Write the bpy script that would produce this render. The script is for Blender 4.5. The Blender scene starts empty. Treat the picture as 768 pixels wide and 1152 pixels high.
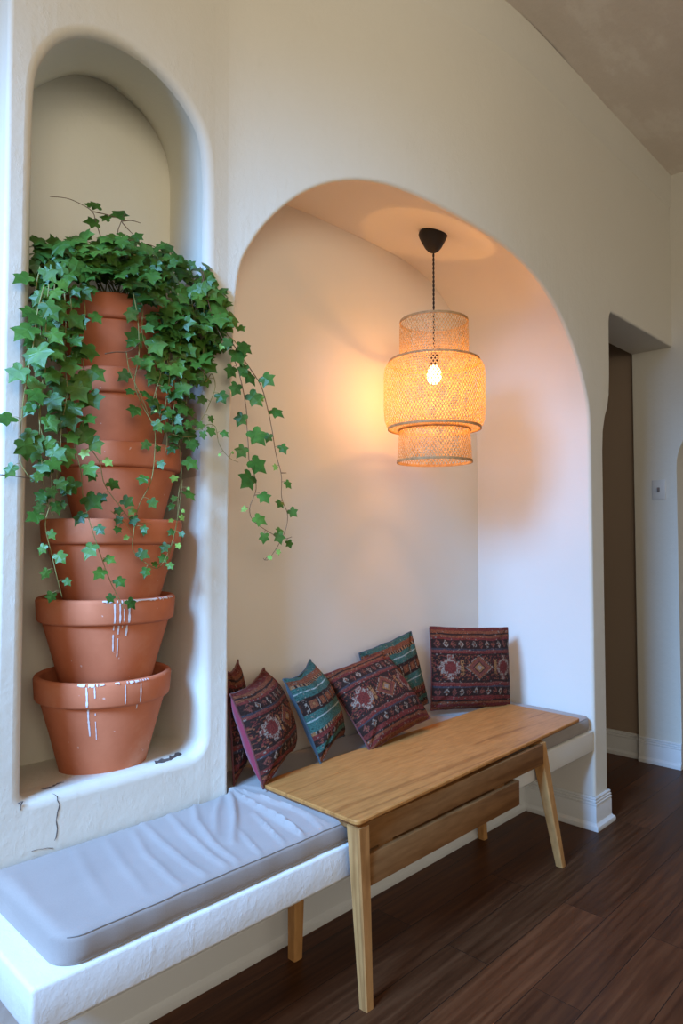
import bpy, bmesh, math, random
from mathutils import Vector, Matrix, noise
random.seed(7)
sc = bpy.context.scene
COL = sc.collection
PI = math.pi

# ------------------------------------------------------------------ camera
CAM_H = 1.30
PITCH = math.atan(31 / 768.0)
YAW = math.atan(746 / math.hypot(768, 31))
cam_d = bpy.data.cameras.new('camera')
cam_d.lens = 24.0; cam_d.sensor_width = 36.0; cam_d.sensor_fit = 'AUTO'
cam_d.clip_start = 0.02
cam = bpy.data.objects.new('camera', cam_d)
cam.location = (0, 0, CAM_H)
cam.rotation_euler = (PI / 2 + PITCH, 0, YAW - PI / 2)
COL.objects.link(cam); sc.camera = cam

# ------------------------------------------------------------------ exposure
sc.view_settings.view_transform = 'Standard'
sc.view_settings.look = 'None'
sc.view_settings.gamma = 1.0
sc.view_settings.exposure = 0.0
sc.view_settings.use_curve_mapping = False

# ------------------------------------------------------------------ world
w = bpy.data.worlds.new('world'); sc.world = w; w.use_nodes = True
bg = w.node_tree.nodes['Background']
bg.inputs[0].default_value = (0.90, 0.83, 0.70, 1)
bg.inputs[1].default_value = 0.74

# ------------------------------------------------------------------ daylight and added fill
def area(name, loc, target, sx, sy, power, color, spread=180):
    l = bpy.data.lights.new(name, 'AREA'); l.shape = 'RECTANGLE'; l.size = sx; l.size_y = sy
    l.energy = power; l.color = color; l.spread = math.radians(spread)
    o = bpy.data.objects.new(name, l); o.location = loc
    d = Vector(target) - Vector(loc)
    o.rotation_euler = d.to_track_quat('-Z', 'Y').to_euler()
    COL.objects.link(o); return o
area('window_daylight', (-1.7, 0.95, 2.95), (2.2, 1.66, 0.22), 1.1, 1.0, 52, (0.25, 0.55, 1.08), 60)
area('upper_warm_fill', (-0.7, -1.8, 2.3), (1.3, 1.9, 2.9), 1.6, 1.2, 15, (1.0, 0.88, 0.68), 95)  # added warm fill lamp that brightens the upper wall, not a window

# ------------------------------------------------------------------ helpers
def lin(r, g, b):
    def c(v):
        v /= 255.0
        return v / 12.92 if v <= 0.04045 else ((v + 0.055) / 1.055) ** 2.4
    return (c(r), c(g), c(b))

FH = Vector((math.cos(YAW), math.sin(YAW), 0)); RT = Vector((math.sin(YAW), -math.cos(YAW), 0))
FW = FH * math.cos(PITCH) + Vector((0, 0, 1)) * math.sin(PITCH); UPV = RT.cross(FW)
CP = Vector((0, 0, CAM_H))
def ray(u, v): return FW + RT * ((u - 384) / 768.0) - UPV * ((v - 576) / 768.0)
def hit(u, v, ax, val):
    d = ray(u, v); t = (val - CP[ax]) / d[ax]
    return CP + d * t

def mesh_obj(name, verts, faces, mats, parent=None, smooth=True, mi=None):
    me = bpy.data.meshes.new(name)
    me.from_pydata([tuple(v) for v in verts], [], faces)
    for m in (mats if isinstance(mats, (list, tuple)) else [mats]): me.materials.append(m)
    if mi: me.polygons.foreach_set('material_index', mi)
    if smooth: me.polygons.foreach_set('use_smooth', [True] * len(me.polygons))
    me.update()
    o = bpy.data.objects.new(name, me); COL.objects.link(o)
    if parent: o.parent = parent
    return o

def fix_normals(o):
    bm = bmesh.new(); bm.from_mesh(o.data)
    bmesh.ops.remove_doubles(bm, verts=bm.verts, dist=1e-5)
    bmesh.ops.recalc_face_normals(bm, faces=bm.faces)
    bm.to_mesh(o.data); bm.free(); return o

def auto_smooth(o, ang=35):
    bm = bmesh.new(); bm.from_mesh(o.data)
    for e in bm.edges:
        e.smooth = not (len(e.link_faces) == 2 and e.calc_face_angle(0) > math.radians(ang))
    bm.to_mesh(o.data); bm.free(); return o

def thing(name, label, cat, loc=(0, 0, 0), group=None):
    o = bpy.data.objects.new(name, None); COL.objects.link(o); o.location = loc
    o.empty_display_size = 0.05
    o['label'] = label; o['category'] = cat
    if group: o['group'] = group
    return o
def tag(o, label, cat, group=None):
    o['label'] = label; o['category'] = cat
    if group: o['group'] = group
    return o
def struct(o): o['kind'] = 'structure'; return o

def box_bm(bm, lo, hi, bevel=0.0):
    r = bmesh.ops.create_cube(bm, size=1)
    vs = r['verts']
    for v in vs:
        v.co = Vector([lo[i] + (v.co[i] + .5) * (hi[i] - lo[i]) for i in range(3)])
    if bevel:
        es = list({e for v in vs for e in v.link_edges})
        bmesh.ops.bevel(bm, geom=es, offset=bevel, segments=3, affect='EDGES', profile=.5)
def bm_obj(name, bm, m, parent=None, smooth=False):
    me = bpy.data.meshes.new(name); bm.to_mesh(me); bm.free(); me.materials.append(m)
    if smooth: me.polygons.foreach_set('use_smooth', [True] * len(me.polygons))
    o = bpy.data.objects.new(name, me); COL.objects.link(o)
    if parent: o.parent = parent
    return o
def box(name, lo, hi, m, parent=None, bevel=0.0):
    bm = bmesh.new(); box_bm(bm, lo, hi, bevel)
    return auto_smooth(bm_obj(name, bm, m, parent, smooth=True), 40)

def sweep(pts, rads, seg=6, cap=True):
    """tube through points; returns verts, faces"""
    V = []; F = []; n = len(pts)
    if not isinstance(rads, (list, tuple)): rads = [rads] * n
    prev = None
    for i, p in enumerate(pts):
        t = (pts[min(i + 1, n - 1)] - pts[max(i - 1, 0)])
        if t.length < 1e-9: t = Vector((0, 0, 1))
        t.normalize()
        if prev is None:
            a = t.orthogonal().normalized()
        else:
            a = (prev - t * prev.dot(t))
            a = a.normalized() if a.length > 1e-6 else t.orthogonal().normalized()
        prev = a; b = t.cross(a)
        for k in range(seg):
            an = 2 * PI * k / seg
            V.append(p + (a * math.cos(an) + b * math.sin(an)) * rads[i])
    for i in range(n - 1):
        for k in range(seg):
            k2 = (k + 1) % seg
            F.append((i * seg + k, i * seg + k2, (i + 1) * seg + k2, (i + 1) * seg + k))
    if cap:
        F.append(tuple(range(seg - 1, -1, -1))); F.append(tuple((n - 1) * seg + k for k in range(seg)))
    return V, F

def catmull(P, step):
    out = []
    n = len(P)
    for i in range(n - 1):
        p0 = P[max(i - 1, 0)]; p1 = P[i]; p2 = P[i + 1]; p3 = P[min(i + 2, n - 1)]
        k = max(2, int((p2 - p1).length / step))
        for j in range(k):
            t = j / k
            out.append(0.5 * ((2 * p1) + (p2 - p0) * t + (2 * p0 - 5 * p1 + 4 * p2 - p3) * t * t + (3 * p1 - p0 - 3 * p2 + p3) * t ** 3))
    out.append(P[-1].copy())
    return out

def lathe(profile, seg=64, center=(0, 0, 0)):
    V = []; F = []
    cx, cy, cz = center; n = len(profile)
    for (r, z) in profile:
        for k in range(seg):
            a = 2 * PI * k / seg
            V.append((cx + r * math.cos(a), cy + r * math.sin(a), cz + z))
    for i in range(n - 1):
        for k in range(seg):
            k2 = (k + 1) % seg
            F.append((i * seg + k, i * seg + k2, (i + 1) * seg + k2, (i + 1) * seg + k))
    return V, F

# ------------------------------------------------------------------ materials
def new_mat(name):
    m = bpy.data.materials.new(name); m.use_nodes = True
    nt = m.node_tree; b = nt.nodes['Principled BSDF']
    return m, nt, b
def nd(nt, t, **kw):
    n = nt.nodes.new(t)
    for k, v in kw.items(): setattr(n, k, v)
    return n
def mixc(nt, fac, a, b):
    n = nd(nt, 'ShaderNodeMix', data_type='RGBA')
    for sock, val in ((n.inputs[0], fac), (n.inputs[6], a), (n.inputs[7], b)):
        if hasattr(val, 'is_output'): nt.links.new(val, sock)
        elif isinstance(val, (int, float)): sock.default_value = val
        else: sock.default_value = (*val, 1)
    return n.outputs[2]
def tex(nt, t, scale, detail=3, vec=None, mapping=None, rough=.5):
    tc = nd(nt, 'ShaderNodeTexCoord'); out = tc.outputs['Object']
    if mapping:
        mp = nd(nt, 'ShaderNodeMapping'); mp.inputs['Scale'].default_value = mapping
        nt.links.new(out, mp.inputs[0]); out = mp.outputs[0]
    n = nd(nt, t); n.inputs['Scale'].default_value = scale
    if 'Detail' in n.inputs: n.inputs['Detail'].default_value = detail
    if 'Roughness' in n.inputs: n.inputs['Roughness'].default_value = rough
    nt.links.new(out, n.inputs['Vector']); return n
def ramp(nt, src, stops):
    r = nd(nt, 'ShaderNodeValToRGB'); nt.links.new(src, r.inputs[0])
    e = r.color_ramp.elements
    e[0].position = stops[0][0]; e[0].color = (*stops[0][1], 1)
    e[1].position = stops[-1][0]; e[1].color = (*stops[-1][1], 1)
    for p, c in stops[1:-1]:
        x = e.new(p); x.color = (*c, 1)
    return r.outputs[0]
def bump(nt, bsdf, srcs, ):
    prev = None
    for s, strength, dist in srcs:
        b = nd(nt, 'ShaderNodeBump'); b.inputs['Strength'].default_value = strength; b.inputs['Distance'].default_value = dist
        nt.links.new(s, b.inputs['Height'])
        if prev: nt.links.new(prev, b.inputs['Normal'])
        prev = b.outputs[0]
    nt.links.new(prev, bsdf.inputs['Normal'])

def plaster(name, col, col2, rough=.6, fine=.25, coarse=.35):
    m, nt, b = new_mat(name)
    n1 = tex(nt, 'ShaderNodeTexNoise', 2.2, 4)
    nt.links.new(mixc(nt, n1.outputs[0], col, col2), b.inputs['Base Color'])
    b.inputs['Roughness'].default_value = rough
    n2 = tex(nt, 'ShaderNodeTexNoise', 60, 5); n3 = tex(nt, 'ShaderNodeTexNoise', 11, 5, rough=.6)
    v = tex(nt, 'ShaderNodeTexNoise', 35, 6, mapping=(1, 1, .45), rough=.7)
    rv = ramp(nt, v.outputs[0], [(.56, (0, 0, 0)), (.7, (1, 1, 1))])
    bump(nt, b, [(n2.outputs[0], fine, .002), (n3.outputs[0], coarse, .008), (rv, fine * .8, .003)])
    return m
M = {}
M['wall'] = plaster('wall_plaster', (.66, .625, .54), (.70, .665, .58))
M['nook'] = plaster('nook_plaster', (.70, .66, .60), (.73, .69, .63), fine=.06, coarse=.12)
M['niche'] = plaster('niche_plaster', (.76, .73, .63), (.80, .77, .67))  # wall tone lightened in place of the light the recess lacks
M['white'] = plaster('bench_plaster', (.74, .74, .73), (.77, .77, .76), fine=.3, coarse=.4)
M['trim'] = plaster('trim_paint', (.70, .70, .69), (.72, .72, .71), rough=.35, fine=.03, coarse=.04)
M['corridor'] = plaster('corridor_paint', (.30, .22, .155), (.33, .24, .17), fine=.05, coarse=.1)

m, nt, b = new_mat('ceiling_plaster')
a1 = tex(nt, 'ShaderNodeTexNoise', 2.6, 7, rough=.62, mapping=(1, 2.2, 1)); 
c = ramp(nt, a1.outputs[0], [(.36, (.74, .66, .57)), (.52, (.78, .70, .61)), (.60, (.84, .77, .68)), (.75, (.88, .81, .72))])
nt.links.new(c, b.inputs['Base Color']); b.inputs['Roughness'].default_value = .85
a2 = tex(nt, 'ShaderNodeTexNoise', 14, 8, rough=.65)
bump(nt, b, [(a1.outputs[0], .35, .02), (a2.outputs[0], .3, .006)])
M['ceil'] = m

# floor planks run along x
m, nt, b = new_mat('dark_walnut_planks')
tc = nd(nt, 'ShaderNodeTexCoord'); mp = nd(nt, 'ShaderNodeMapping'); mp.inputs['Location'].default_value = (.35, .03, 0)
nt.links.new(tc.outputs['Object'], mp.inputs[0])
br = nd(nt, 'ShaderNodeTexBrick'); br.offset = .37; br.squash = 1
br.inputs['Scale'].default_value = 1; br.inputs['Brick Width'].default_value = 1.35; br.inputs['Row Height'].default_value = .15
br.inputs['Mortar Size'].default_value = .0012; br.inputs['Mortar Smooth'].default_value = .3
br.inputs['Color1'].default_value = (0, 0, 0, 1); br.inputs['Color2'].default_value = (1, 1, 1, 1); br.inputs['Mortar'].default_value = (.5, .5, .5, 1)
nt.links.new(mp.outputs[0], br.inputs[0])
sc_ = nd(nt, 'ShaderNodeVectorMath', operation='SCALE'); sc_.inputs['Scale'].default_value = 7
nt.links.new(br.outputs['Color'], sc_.inputs[0])
ad = nd(nt, 'ShaderNodeVectorMath', operation='ADD'); nt.links.new(mp.outputs[0], ad.inputs[0]); nt.links.new(sc_.outputs[0], ad.inputs[1])
mp2 = nd(nt, 'ShaderNodeMapping'); mp2.inputs['Scale'].default_value = (1.3, 24, 1); nt.links.new(ad.outputs[0], mp2.inputs[0])
gr = nd(nt, 'ShaderNodeTexNoise'); gr.inputs['Scale'].default_value = 2.2; gr.inputs['Detail'].default_value = 8; gr.inputs['Distortion'].default_value = .3
nt.links.new(mp2.outputs[0], gr.inputs[0])
g = ramp(nt, gr.outputs[0], [(.3, (.050, .016, .006)), (.5, (.080, .028, .011)), (.75, (.122, .048, .020))])
tint = mixc(nt, br.outputs['Color'], (.74, .72, .70), (1.22, 1.18, 1.14))
mu = nd(nt, 'ShaderNodeMix', data_type='RGBA', blend_type='MULTIPLY'); mu.inputs[0].default_value = 1
nt.links.new(g, mu.inputs[6]); nt.links.new(tint, mu.inputs[7])
fc = mixc(nt, br.outputs['Fac'], mu.outputs[2], (.012, .007, .005))
nt.links.new(fc, b.inputs['Base Color'])
rr = ramp(nt, gr.outputs[0], [(.3, (.34, .34, .34)), (.7, (.46, .46, .46))]); nt.links.new(rr, b.inputs['Roughness'])
b.inputs['Specular IOR Level'].default_value = .16
inv = nd(nt, 'ShaderNodeMath', operation='SUBTRACT'); inv.inputs[0].default_value = 1; nt.links.new(br.outputs['Fac'], inv.inputs[1])
bump(nt, b, [(inv.outputs[0], .5, .002), (gr.outputs[0], .12, .002)])
M['floor'] = m

def oak(name, dark, mid, light, axis_scale):
    m, nt, b = new_mat(name)
    n = tex(nt, 'ShaderNodeTexNoise', 3.0, 3, mapping=axis_scale); n.inputs['Distortion'].default_value = 1.2
    mul = nd(nt, 'ShaderNodeMath', operation='MULTIPLY'); mul.inputs[1].default_value = 17; nt.links.new(n.outputs[0], mul.inputs[0])
    sn = nd(nt, 'ShaderNodeMath', operation='SINE'); nt.links.new(mul.outputs[0], sn.inputs[0])
    ma = nd(nt, 'ShaderNodeMath', operation='MULTIPLY_ADD'); ma.inputs[1].default_value = .5; ma.inputs[2].default_value = .5; nt.links.new(sn.outputs[0], ma.inputs[0])
    g = ramp(nt, ma.outputs[0], [(0, dark), (.22, mid), (1, light)])
    f = tex(nt, 'ShaderNodeTexNoise', 40, 4, mapping=tuple(1 if s < 1 else s for s in axis_scale))
    f.inputs['Scale'].default_value = 14
    f2 = ramp(nt, f.outputs[0], [(.35, (.86, .84, .82)), (.65, (1.05, 1.05, 1.05))])
    mu = nd(nt, 'ShaderNodeMix', data_type='RGBA', blend_type='MULTIPLY'); mu.inputs[0].default_value = 1
    nt.links.new(g, mu.inputs[6]); nt.links.new(f2, mu.inputs[7])
    nt.links.new(mu.outputs[2], b.inputs['Base Color']); b.inputs['Roughness'].default_value = .42; b.inputs['Specular IOR Level'].default_value = .15
    bump(nt, b, [(f.outputs[0], .08, .001)])
    return m
M['oak'] = oak('honey_oak_top', (.31, .125, .034), (.405, .173, .048), (.445, .196, .056), (.34, 6.5, 1))
M['oakleg'] = oak('honey_oak_leg', (.36, .17, .058), (.47, .235, .085), (.50, .26, .095), (4, 4, .3))
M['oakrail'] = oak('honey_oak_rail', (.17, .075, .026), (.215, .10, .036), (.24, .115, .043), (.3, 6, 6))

def terracotta(name):
    m, nt, b = new_mat(name)
    n = tex(nt, 'ShaderNodeTexNoise', 5, 5, rough=.6)
    c1 = ramp(nt, n.outputs[0], [(.3, (.50, .148, .068)), (.55, (.59, .190, .092)), (.75, (.65, .28, .165))])
    n2 = tex(nt, 'ShaderNodeTexNoise', 3.2, 6, rough=.7, mapping=(1, 1, 2.2))
    f = ramp(nt, n2.outputs[0], [(.60, (0, 0, 0)), (.74, (.35, .35, .35))])
    c2 = mixc(nt, f, c1, (.62, .42, .34))
    sp = tex(nt, 'ShaderNodeTexNoise', 55, 2)
    f2 = ramp(nt, sp.outputs[0], [(.73, (0, 0, 0)), (.76, (.6, .6, .6))])
    nt.links.new(mixc(nt, f2, c2, (.70, .55, .48)), b.inputs['Base Color'])
    b.inputs['Roughness'].default_value = .8; b.inputs['Specular IOR Level'].default_value = .25
    n3 = tex(nt, 'ShaderNodeTexNoise', 40, 6); bump(nt, b, [(n3.outputs[0], .15, .002)])
    return m
M['terra'] = terracotta('terracotta')
def simple(name, col, rough=.6, spec=.5, noise_amt=0.0, scale=20, metallic=0):
    m, nt, b = new_mat(name)
    n = tex(nt, 'ShaderNodeTexNoise', scale, 4)
    k = noise_amt
    nt.links.new(mixc(nt, n.outputs[0], tuple(c * (1 - k) for c in col), tuple(min(1, c * (1 + k)) for c in col)), b.inputs['Base Color'])
    b.inputs['Roughness'].default_value = rough; b.inputs['Specular IOR Level'].default_value = spec; b.inputs['Metallic'].default_value = metallic
    return m
M['soil'] = simple('potting_soil', (.03, .02, .013), .95, .1, .5, 60)
M['drip'] = simple('white_paint_drip', (.70, .66, .68), .5, .5, .05, 30)
M['black'] = simple('matt_black_metal', (.008, .006, .006), .62, .5, .1)
M['cord'] = simple('black_braided_cord', (.02, .012, .010), .7, .3, .4, 300)
M['stem'] = simple('ivy_stem', (.20, .19, .055), .6, .4, .4, 40)
M['stemb'] = simple('woody_ivy_stem', (.13, .07, .035), .6, .4, .4, 40)
M['crack'] = simple('plaster_crack', (.10, .08, .075), .9, .1, .6, 60)
M['plate'] = simple('ivory_plastic', (.62, .60, .56), .4, .5, .02)

def fabric(name, c1, c2, scale=450, rough=.85):
    m, nt, b = new_mat(name)
    wv = tex(nt, 'ShaderNodeTexNoise', scale, 2); big = tex(nt, 'ShaderNodeTexNoise', 9, 3)
    mx = mixc(nt, wv.outputs[0], c1, c2)
    mu = nd(nt, 'ShaderNodeMix', data_type='RGBA', blend_type='MULTIPLY'); mu.inputs[0].default_value = .5
    nt.links.new(mx, mu.inputs[6]); nt.links.new(ramp(nt, big.outputs[0], [(.3, (.85, .85, .85)), (.7, (1, 1, 1))]), mu.inputs[7])
    nt.links.new(mu.outputs[2], b.inputs['Base Color']); b.inputs['Roughness'].default_value = rough
    b.inputs['Sheen Weight'].default_value = .15
    bump(nt, b, [(wv.outputs[0], .2, .001)])
    return m
M['seat'] = fabric('taupe_cotton', (.315, .275, .255), (.38, .335, .31))
M['seam'] = fabric('taupe_stitching', (.17, .15, .14), (.2, .18, .17))
M['magenta'] = fabric('magenta_backing', (.22, .012, .040), (.27, .018, .05))
M['blueback'] = fabric('blue_backing', (.03, .055, .075), (.04, .07, .09))
M['darkback'] = fabric('maroon_backing', (.10, .02, .02), (.13, .03, .025))

m, nt, b = new_mat('kilim_weave')
at = nd(nt, 'ShaderNodeVertexColor'); at.layer_name = 'kilim'
wn = tex(nt, 'ShaderNodeTexNoise', 260, 3)
mu = nd(nt, 'ShaderNodeMix', data_type='RGBA', blend_type='MULTIPLY'); mu.inputs[0].default_value = 1
nt.links.new(at.outputs[0], mu.inputs[6]); nt.links.new(ramp(nt, wn.outputs[0], [(.3, (.55, .55, .55)), (.7, (1.25, 1.25, 1.25))]), mu.inputs[7])
nt.links.new(mu.outputs[2], b.inputs['Base Color']); b.inputs['Roughness'].default_value = .9; b.inputs['Specular IOR Level'].default_value = .2
bump(nt, b, [(wn.outputs[0], .6, .003)])
M['kilim'] = m

def leafmat(name, c1, c2, c3):
    m, nt, b = new_mat(name)
    n = tex(nt, 'ShaderNodeTexNoise', 9, 3); n2 = tex(nt, 'ShaderNodeTexNoise', 90, 3)
    c = ramp(nt, n.outputs[0], [(.3, c1), (.5, c2), (.7, c3)])
    mu = nd(nt, 'ShaderNodeMix', data_type='RGBA', blend_type='MULTIPLY'); mu.inputs[0].default_value = .6
    nt.links.new(c, mu.inputs[6]); nt.links.new(ramp(nt, n2.outputs[0], [(.3, (.7, .7, .7)), (.7, (1.15, 1.15, 1.1))]), mu.inputs[7])
    nt.links.new(mu.outputs[2], b.inputs['Base Color']); b.inputs['Roughness'].default_value = .42
    b.inputs['Specular IOR Level'].default_value = .3
    tr = nd(nt, 'ShaderNodeBsdfTranslucent'); nt.links.new(mu.outputs[2], tr.inputs[0])
    ms = nd(nt, 'ShaderNodeMixShader'); ms.inputs[0].default_value = .22
    nt.links.new(b.outputs[0], ms.inputs[1]); nt.links.new(tr.outputs[0], ms.inputs[2])
    nt.links.new(ms.outputs[0], nt.nodes['Material Output'].inputs[0])
    return m
M['leaf'] = leafmat('ivy_leaf', (.026, .078, .012), (.050, .132, .018), (.095, .200, .030))
M['leafy'] = leafmat('young_ivy_leaf', (.16, .32, .06), (.24, .42, .08), (.33, .50, .14))

m, nt, b = new_mat('woven_bamboo')
n = tex(nt, 'ShaderNodeTexNoise', 60, 4)
c = ramp(nt, n.outputs[0], [(.3, (.38, .22, .085)), (.6, (.52, .33, .14)), (.75, (.58, .40, .19))])
nt.links.new(c, b.inputs['Base Color']); b.inputs['Roughness'].default_value = .6
tr = nd(nt, 'ShaderNodeBsdfTranslucent'); nt.links.new(c, tr.inputs[0])
ms = nd(nt, 'ShaderNodeMixShader'); ms.inputs[0].default_value = .30
nt.links.new(b.outputs[0], ms.inputs[1]); nt.links.new(tr.outputs[0], ms.inputs[2]); nt.links.new(ms.outputs[0], nt.nodes['Material Output'].inputs[0])
M['bamboo'] = m
m, nt, b = new_mat('bulb_glow')
b.inputs['Base Color'].default_value = (1, .8, .5, 1); b.inputs['Emission Color'].default_value = (1, .56, .17, 1); b.inputs['Emission Strength'].default_value = 26
M['bulb'] = m

# ------------------------------------------------------------------ setting: dimensions
YA = 1.356      # plane of the pillar and of the bench front
YB = 1.78       # plane of the wall with the plant niche
YN = 1.957      # back wall of the seating nook
YK = 1.71       # kick wall under the bench
XE = 0.62       # left end of the wall
XR = 3.03       # right side of the nook
XW = 4.154      # right wall
ZC = 3.43
def o_wall(x):
    t = max(0.0, min(1.0, (x - 1.28) / (2.75 - 1.28)))
    t = 1.12 * t * t / (t + .12)
    return YB + (YA - YB) * (1 - (1 - t) ** 3)
def hit_wall(u, v):
    y = YB
    for _ in range(60):
        p = hit(u, v, 1, y); y = .5 * y + .5 * o_wall(p.x)
    return hit(u, v, 1, y)

# openings as (x, z) outlines on the wall's face
arch_px = [(262,347),(269,303),(282,276),(300,248),(326,226.5),(347.5,212),(373,203),(406,200),(435,205),(464,216),
           (493,230),(515,241.5),(541,257.5),(574,280),(599,303),(620.6,333),(636,364),(649,399),(660,439),(664,474)]
A = [hit_wall(u, v) for u, v in arch_px]
A = [(p.x, p.z) for p in A]
A = [(1.318, 0.0), (1.318, 1.4)] + [(max(x, 1.325), z) for x, z in A] + [(XR, 1.78), (XR, 1.3), (XR, 0.0)]
def smooth_poly(P, n=2, keep=2):
    for _ in range(n):
        Q = [P[0]]
        for i in range(1, len(P) - 1):
            if i < keep or i >= len(P) - keep: Q.append(P[i]); continue
            a, b_, c_ = P[i - 1], P[i], P[i + 1]
            Q.append((a[0] * .25 + b_[0] * .5 + c_[0] * .25, a[1] * .25 + b_[1] * .5 + c_[1] * .25))
        P = Q + [P[-1]]
    return P
def resample2(P, step):
    V3 = [Vector((a, b_, 0)) for a, b_ in P]
    return [(p.x, p.y) for p in catmull(V3, step)]
arch_top = [(1.318, 0.0)] + resample2(smooth_poly(A, 1)[1:-1], .03) + [(XR, 0.0)]
# keep x monotone
def mono(P):
    out = [P[0]]
    for x, z in P[1:]:
        out.append((max(x, out[-1][0]), z))
    return out
arch_top = mono(arch_top)

niche_px = [(33,203),(36.5,108),(40.6,85),(51,61),(64,46),(81,38),(101.5,36.5),(125,42),(149,54),(176,73),(200,98),(220,129),(232,156),(236,190)]
N = [hit(u, v, 1, YB) for u, v in niche_px]
NL, NR, NZ = .690, 1.225, .645
N = [(NL, 1.5), (NL, 2.1)] + [(max(NL, min(NR, p.x)), p.z) for p in N[1:]] + [(NR, 2.25), (NR, 1.5)]
niche_top = mono(resample2(smooth_poly(N, 1), .03))
rb = .05
niche_bot = [(NL, 1.5), (NL, NZ + .02)] + [(NL + .02 - .02 * math.cos(a), NZ + .02 - .02 * math.sin(a)) for a in [PI / 8 * k for k in range(1, 5)]] \
    + [(NR - rb + rb * math.sin(a), NZ + rb - rb * math.cos(a)) for a in [PI / 16 * k for k in range(0, 9)]] + [(NR, 1.5)]
niche_bot = mono(niche_bot)
HX = 3.172
hall_top = [(HX, 0.0), (HX, 1.0), (HX + .004, 1.72), (HX + .012, 1.81), (HX + .035, 1.88), (HX + .07, 1.94), (HX + .088, 2.0), (HX + .096, 2.1), (HX + .100, 2.36), (HX + .108, 2.395), (HX + .125, 2.415), (HX + .2, 2.418), (XW, 2.418)]

def offset_poly(P, d, closed=False):
    """shift each point by d along its outward normal (left of travel)"""
    n = len(P); out = []
    for i in range(n):
        a = P[(i - 1) % n] if closed else P[max(i - 1, 0)]
        c_ = P[(i + 1) % n] if closed else P[min(i + 1, n - 1)]
        tx, tz = c_[0] - a[0], c_[1] - a[1]
        L = math.hypot(tx, tz) or 1
        out.append((P[i][0] - tz / L * d, P[i][1] + tx / L * d))
    return out
def dedupe(P):
    out = [P[0]]
    for p in P[1:]:
        if math.hypot(p[0] - out[-1][0], p[1] - out[-1][1]) > 1e-4: out.append(p)
    return out
arch_top = dedupe(arch_top); niche_top = dedupe(niche_top); niche_bot = dedupe(niche_bot)
R_ARCH, R_NICHE, R_HALL = .014, .028, .010
arch_out = mono(offset_poly(arch_top, R_ARCH))
nt_out = mono(offset_poly(niche_top, R_NICHE))
nb_out = mono(offset_poly(niche_bot, -R_NICHE))
hall_out = mono(offset_poly(hall_top, R_HALL)); hall_out[-1] = (XW, 2.418 + R_HALL)

def interp(P, x):
    for i in range(len(P) - 1):
        x0, z0 = P[i]; x1, z1 = P[i + 1]
        if x0 <= x <= x1 and x1 - x0 > 1e-9:
            return z0 + (z1 - z0) * (x - x0) / (x1 - x0)
    return P[-1][1] if x >= P[-1][0] else P[0][1]

# face of the wall: columns between breakpoints
xs = {XE + .012, XW}
for P in (arch_out, nt_out, nb_out, hall_out):
    for x, z in P: xs.add(round(x, 5))
x = 1.3
while x < 2.8: xs.add(round(x, 5)); x += .02
x = XE + .012
while x < XW: xs.add(round(x, 5)); x += .1
xs = sorted(xs); xs = [xs[0]] + [b_ for a_, b_ in zip(xs, xs[1:]) if b_ - a_ > 2e-5]
V = []; F = []
def col_faces(x0, x1, za0, za1, zb0, zb1, nz=6):
    b0 = len(V)
    for k in range(nz + 1):
        t = k / nz
        V.append(Vector((x0, o_wall(x0), za0 + (zb0 - za0) * t))); V.append(Vector((x1, o_wall(x1), za1 + (zb1 - za1) * t)))
    for k in range(nz):
        a_ = b0 + 2 * k; F.append((a_, a_ + 1, a_ + 3, a_ + 2))
ZTOP = ZC
for x0, x1 in zip(xs, xs[1:]):
    xm = .5 * (x0 + x1); e = 1e-6
    if nt_out[0][0] < xm < nt_out[-1][0]:
        col_faces(x0, x1, 0, 0, interp(nb_out, x0 + e), interp(nb_out, x1 - e))
        col_faces(x0, x1, interp(nt_out, x0 + e), interp(nt_out, x1 - e), ZTOP, ZTOP)
    elif arch_out[0][0] < xm < arch_out[-1][0]:
        col_faces(x0, x1, interp(arch_out, x0 + e), interp(arch_out, x1 - e), ZTOP, ZTOP)
    elif xm > hall_out[0][0]:
        col_faces(x0, x1, interp(hall_out, x0 + e), interp(hall_out, x1 - e), ZTOP, ZTOP)
    else:
        col_faces(x0, x1, 0, 0, ZTOP, ZTOP, 14)
def fillet(inner, outer, r, steps=5, rev=False):
    """quarter-round from the face to the reveal along an opening's outline"""
    rows = []
    for k in range(steps + 1):
        a_ = PI / 2 * k / steps
        s, c_ = math.sin(a_), 1 - math.cos(a_)
        row = []
        for (xi, zi), (xo, zo) in zip(inner, outer):
            x_ = xo + (xi - xo) * s; z_ = zo + (zi - zo) * s
            row.append(Vector((x_, o_wall(x_) + r * c_, z_)))
        rows.append(row)
    return rows
def rows_faces(rows, flip=False):
    b0 = len(V); n = len(rows[0])
    for r_ in rows: V.extend(r_)
    for i in range(len(rows) - 1):
        for j in range(n - 1):
            q = (b0 + i * n + j, b0 + i * n + j + 1, b0 + (i + 1) * n + j + 1, b0 + (i + 1) * n + j)
            F.append(q[::-1] if flip else q)
fa = fillet(arch_top, arch_out, R_ARCH); rows_faces(fa)
ft = fillet(niche_top, nt_out, R_NICHE); rows_faces(ft)
fb = fillet(niche_bot, nb_out, R_NICHE); rows_faces(fb, True)
fh = fillet(hall_top, hall_out, R_HALL)
YH = 1.585
fh.append([Vector((p.x, YH, p.z)) for p in fh[-1]]); rows_faces(fh)
# left end of the wall, rounded corner
for k in range(6):
    pass
rows = []
for k in range(7):
    a_ = PI / 2 * k / 6
    rows.append([Vector((XE + .012 - .012 * math.sin(a_), YB + .012 - .012 * math.cos(a_), z)) for z in (0, 1, 2, ZC)])
rows.append([Vector((XE, 3.2, z)) for z in (0, 1, 2, ZC)]); rows_faces(rows)
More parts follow.
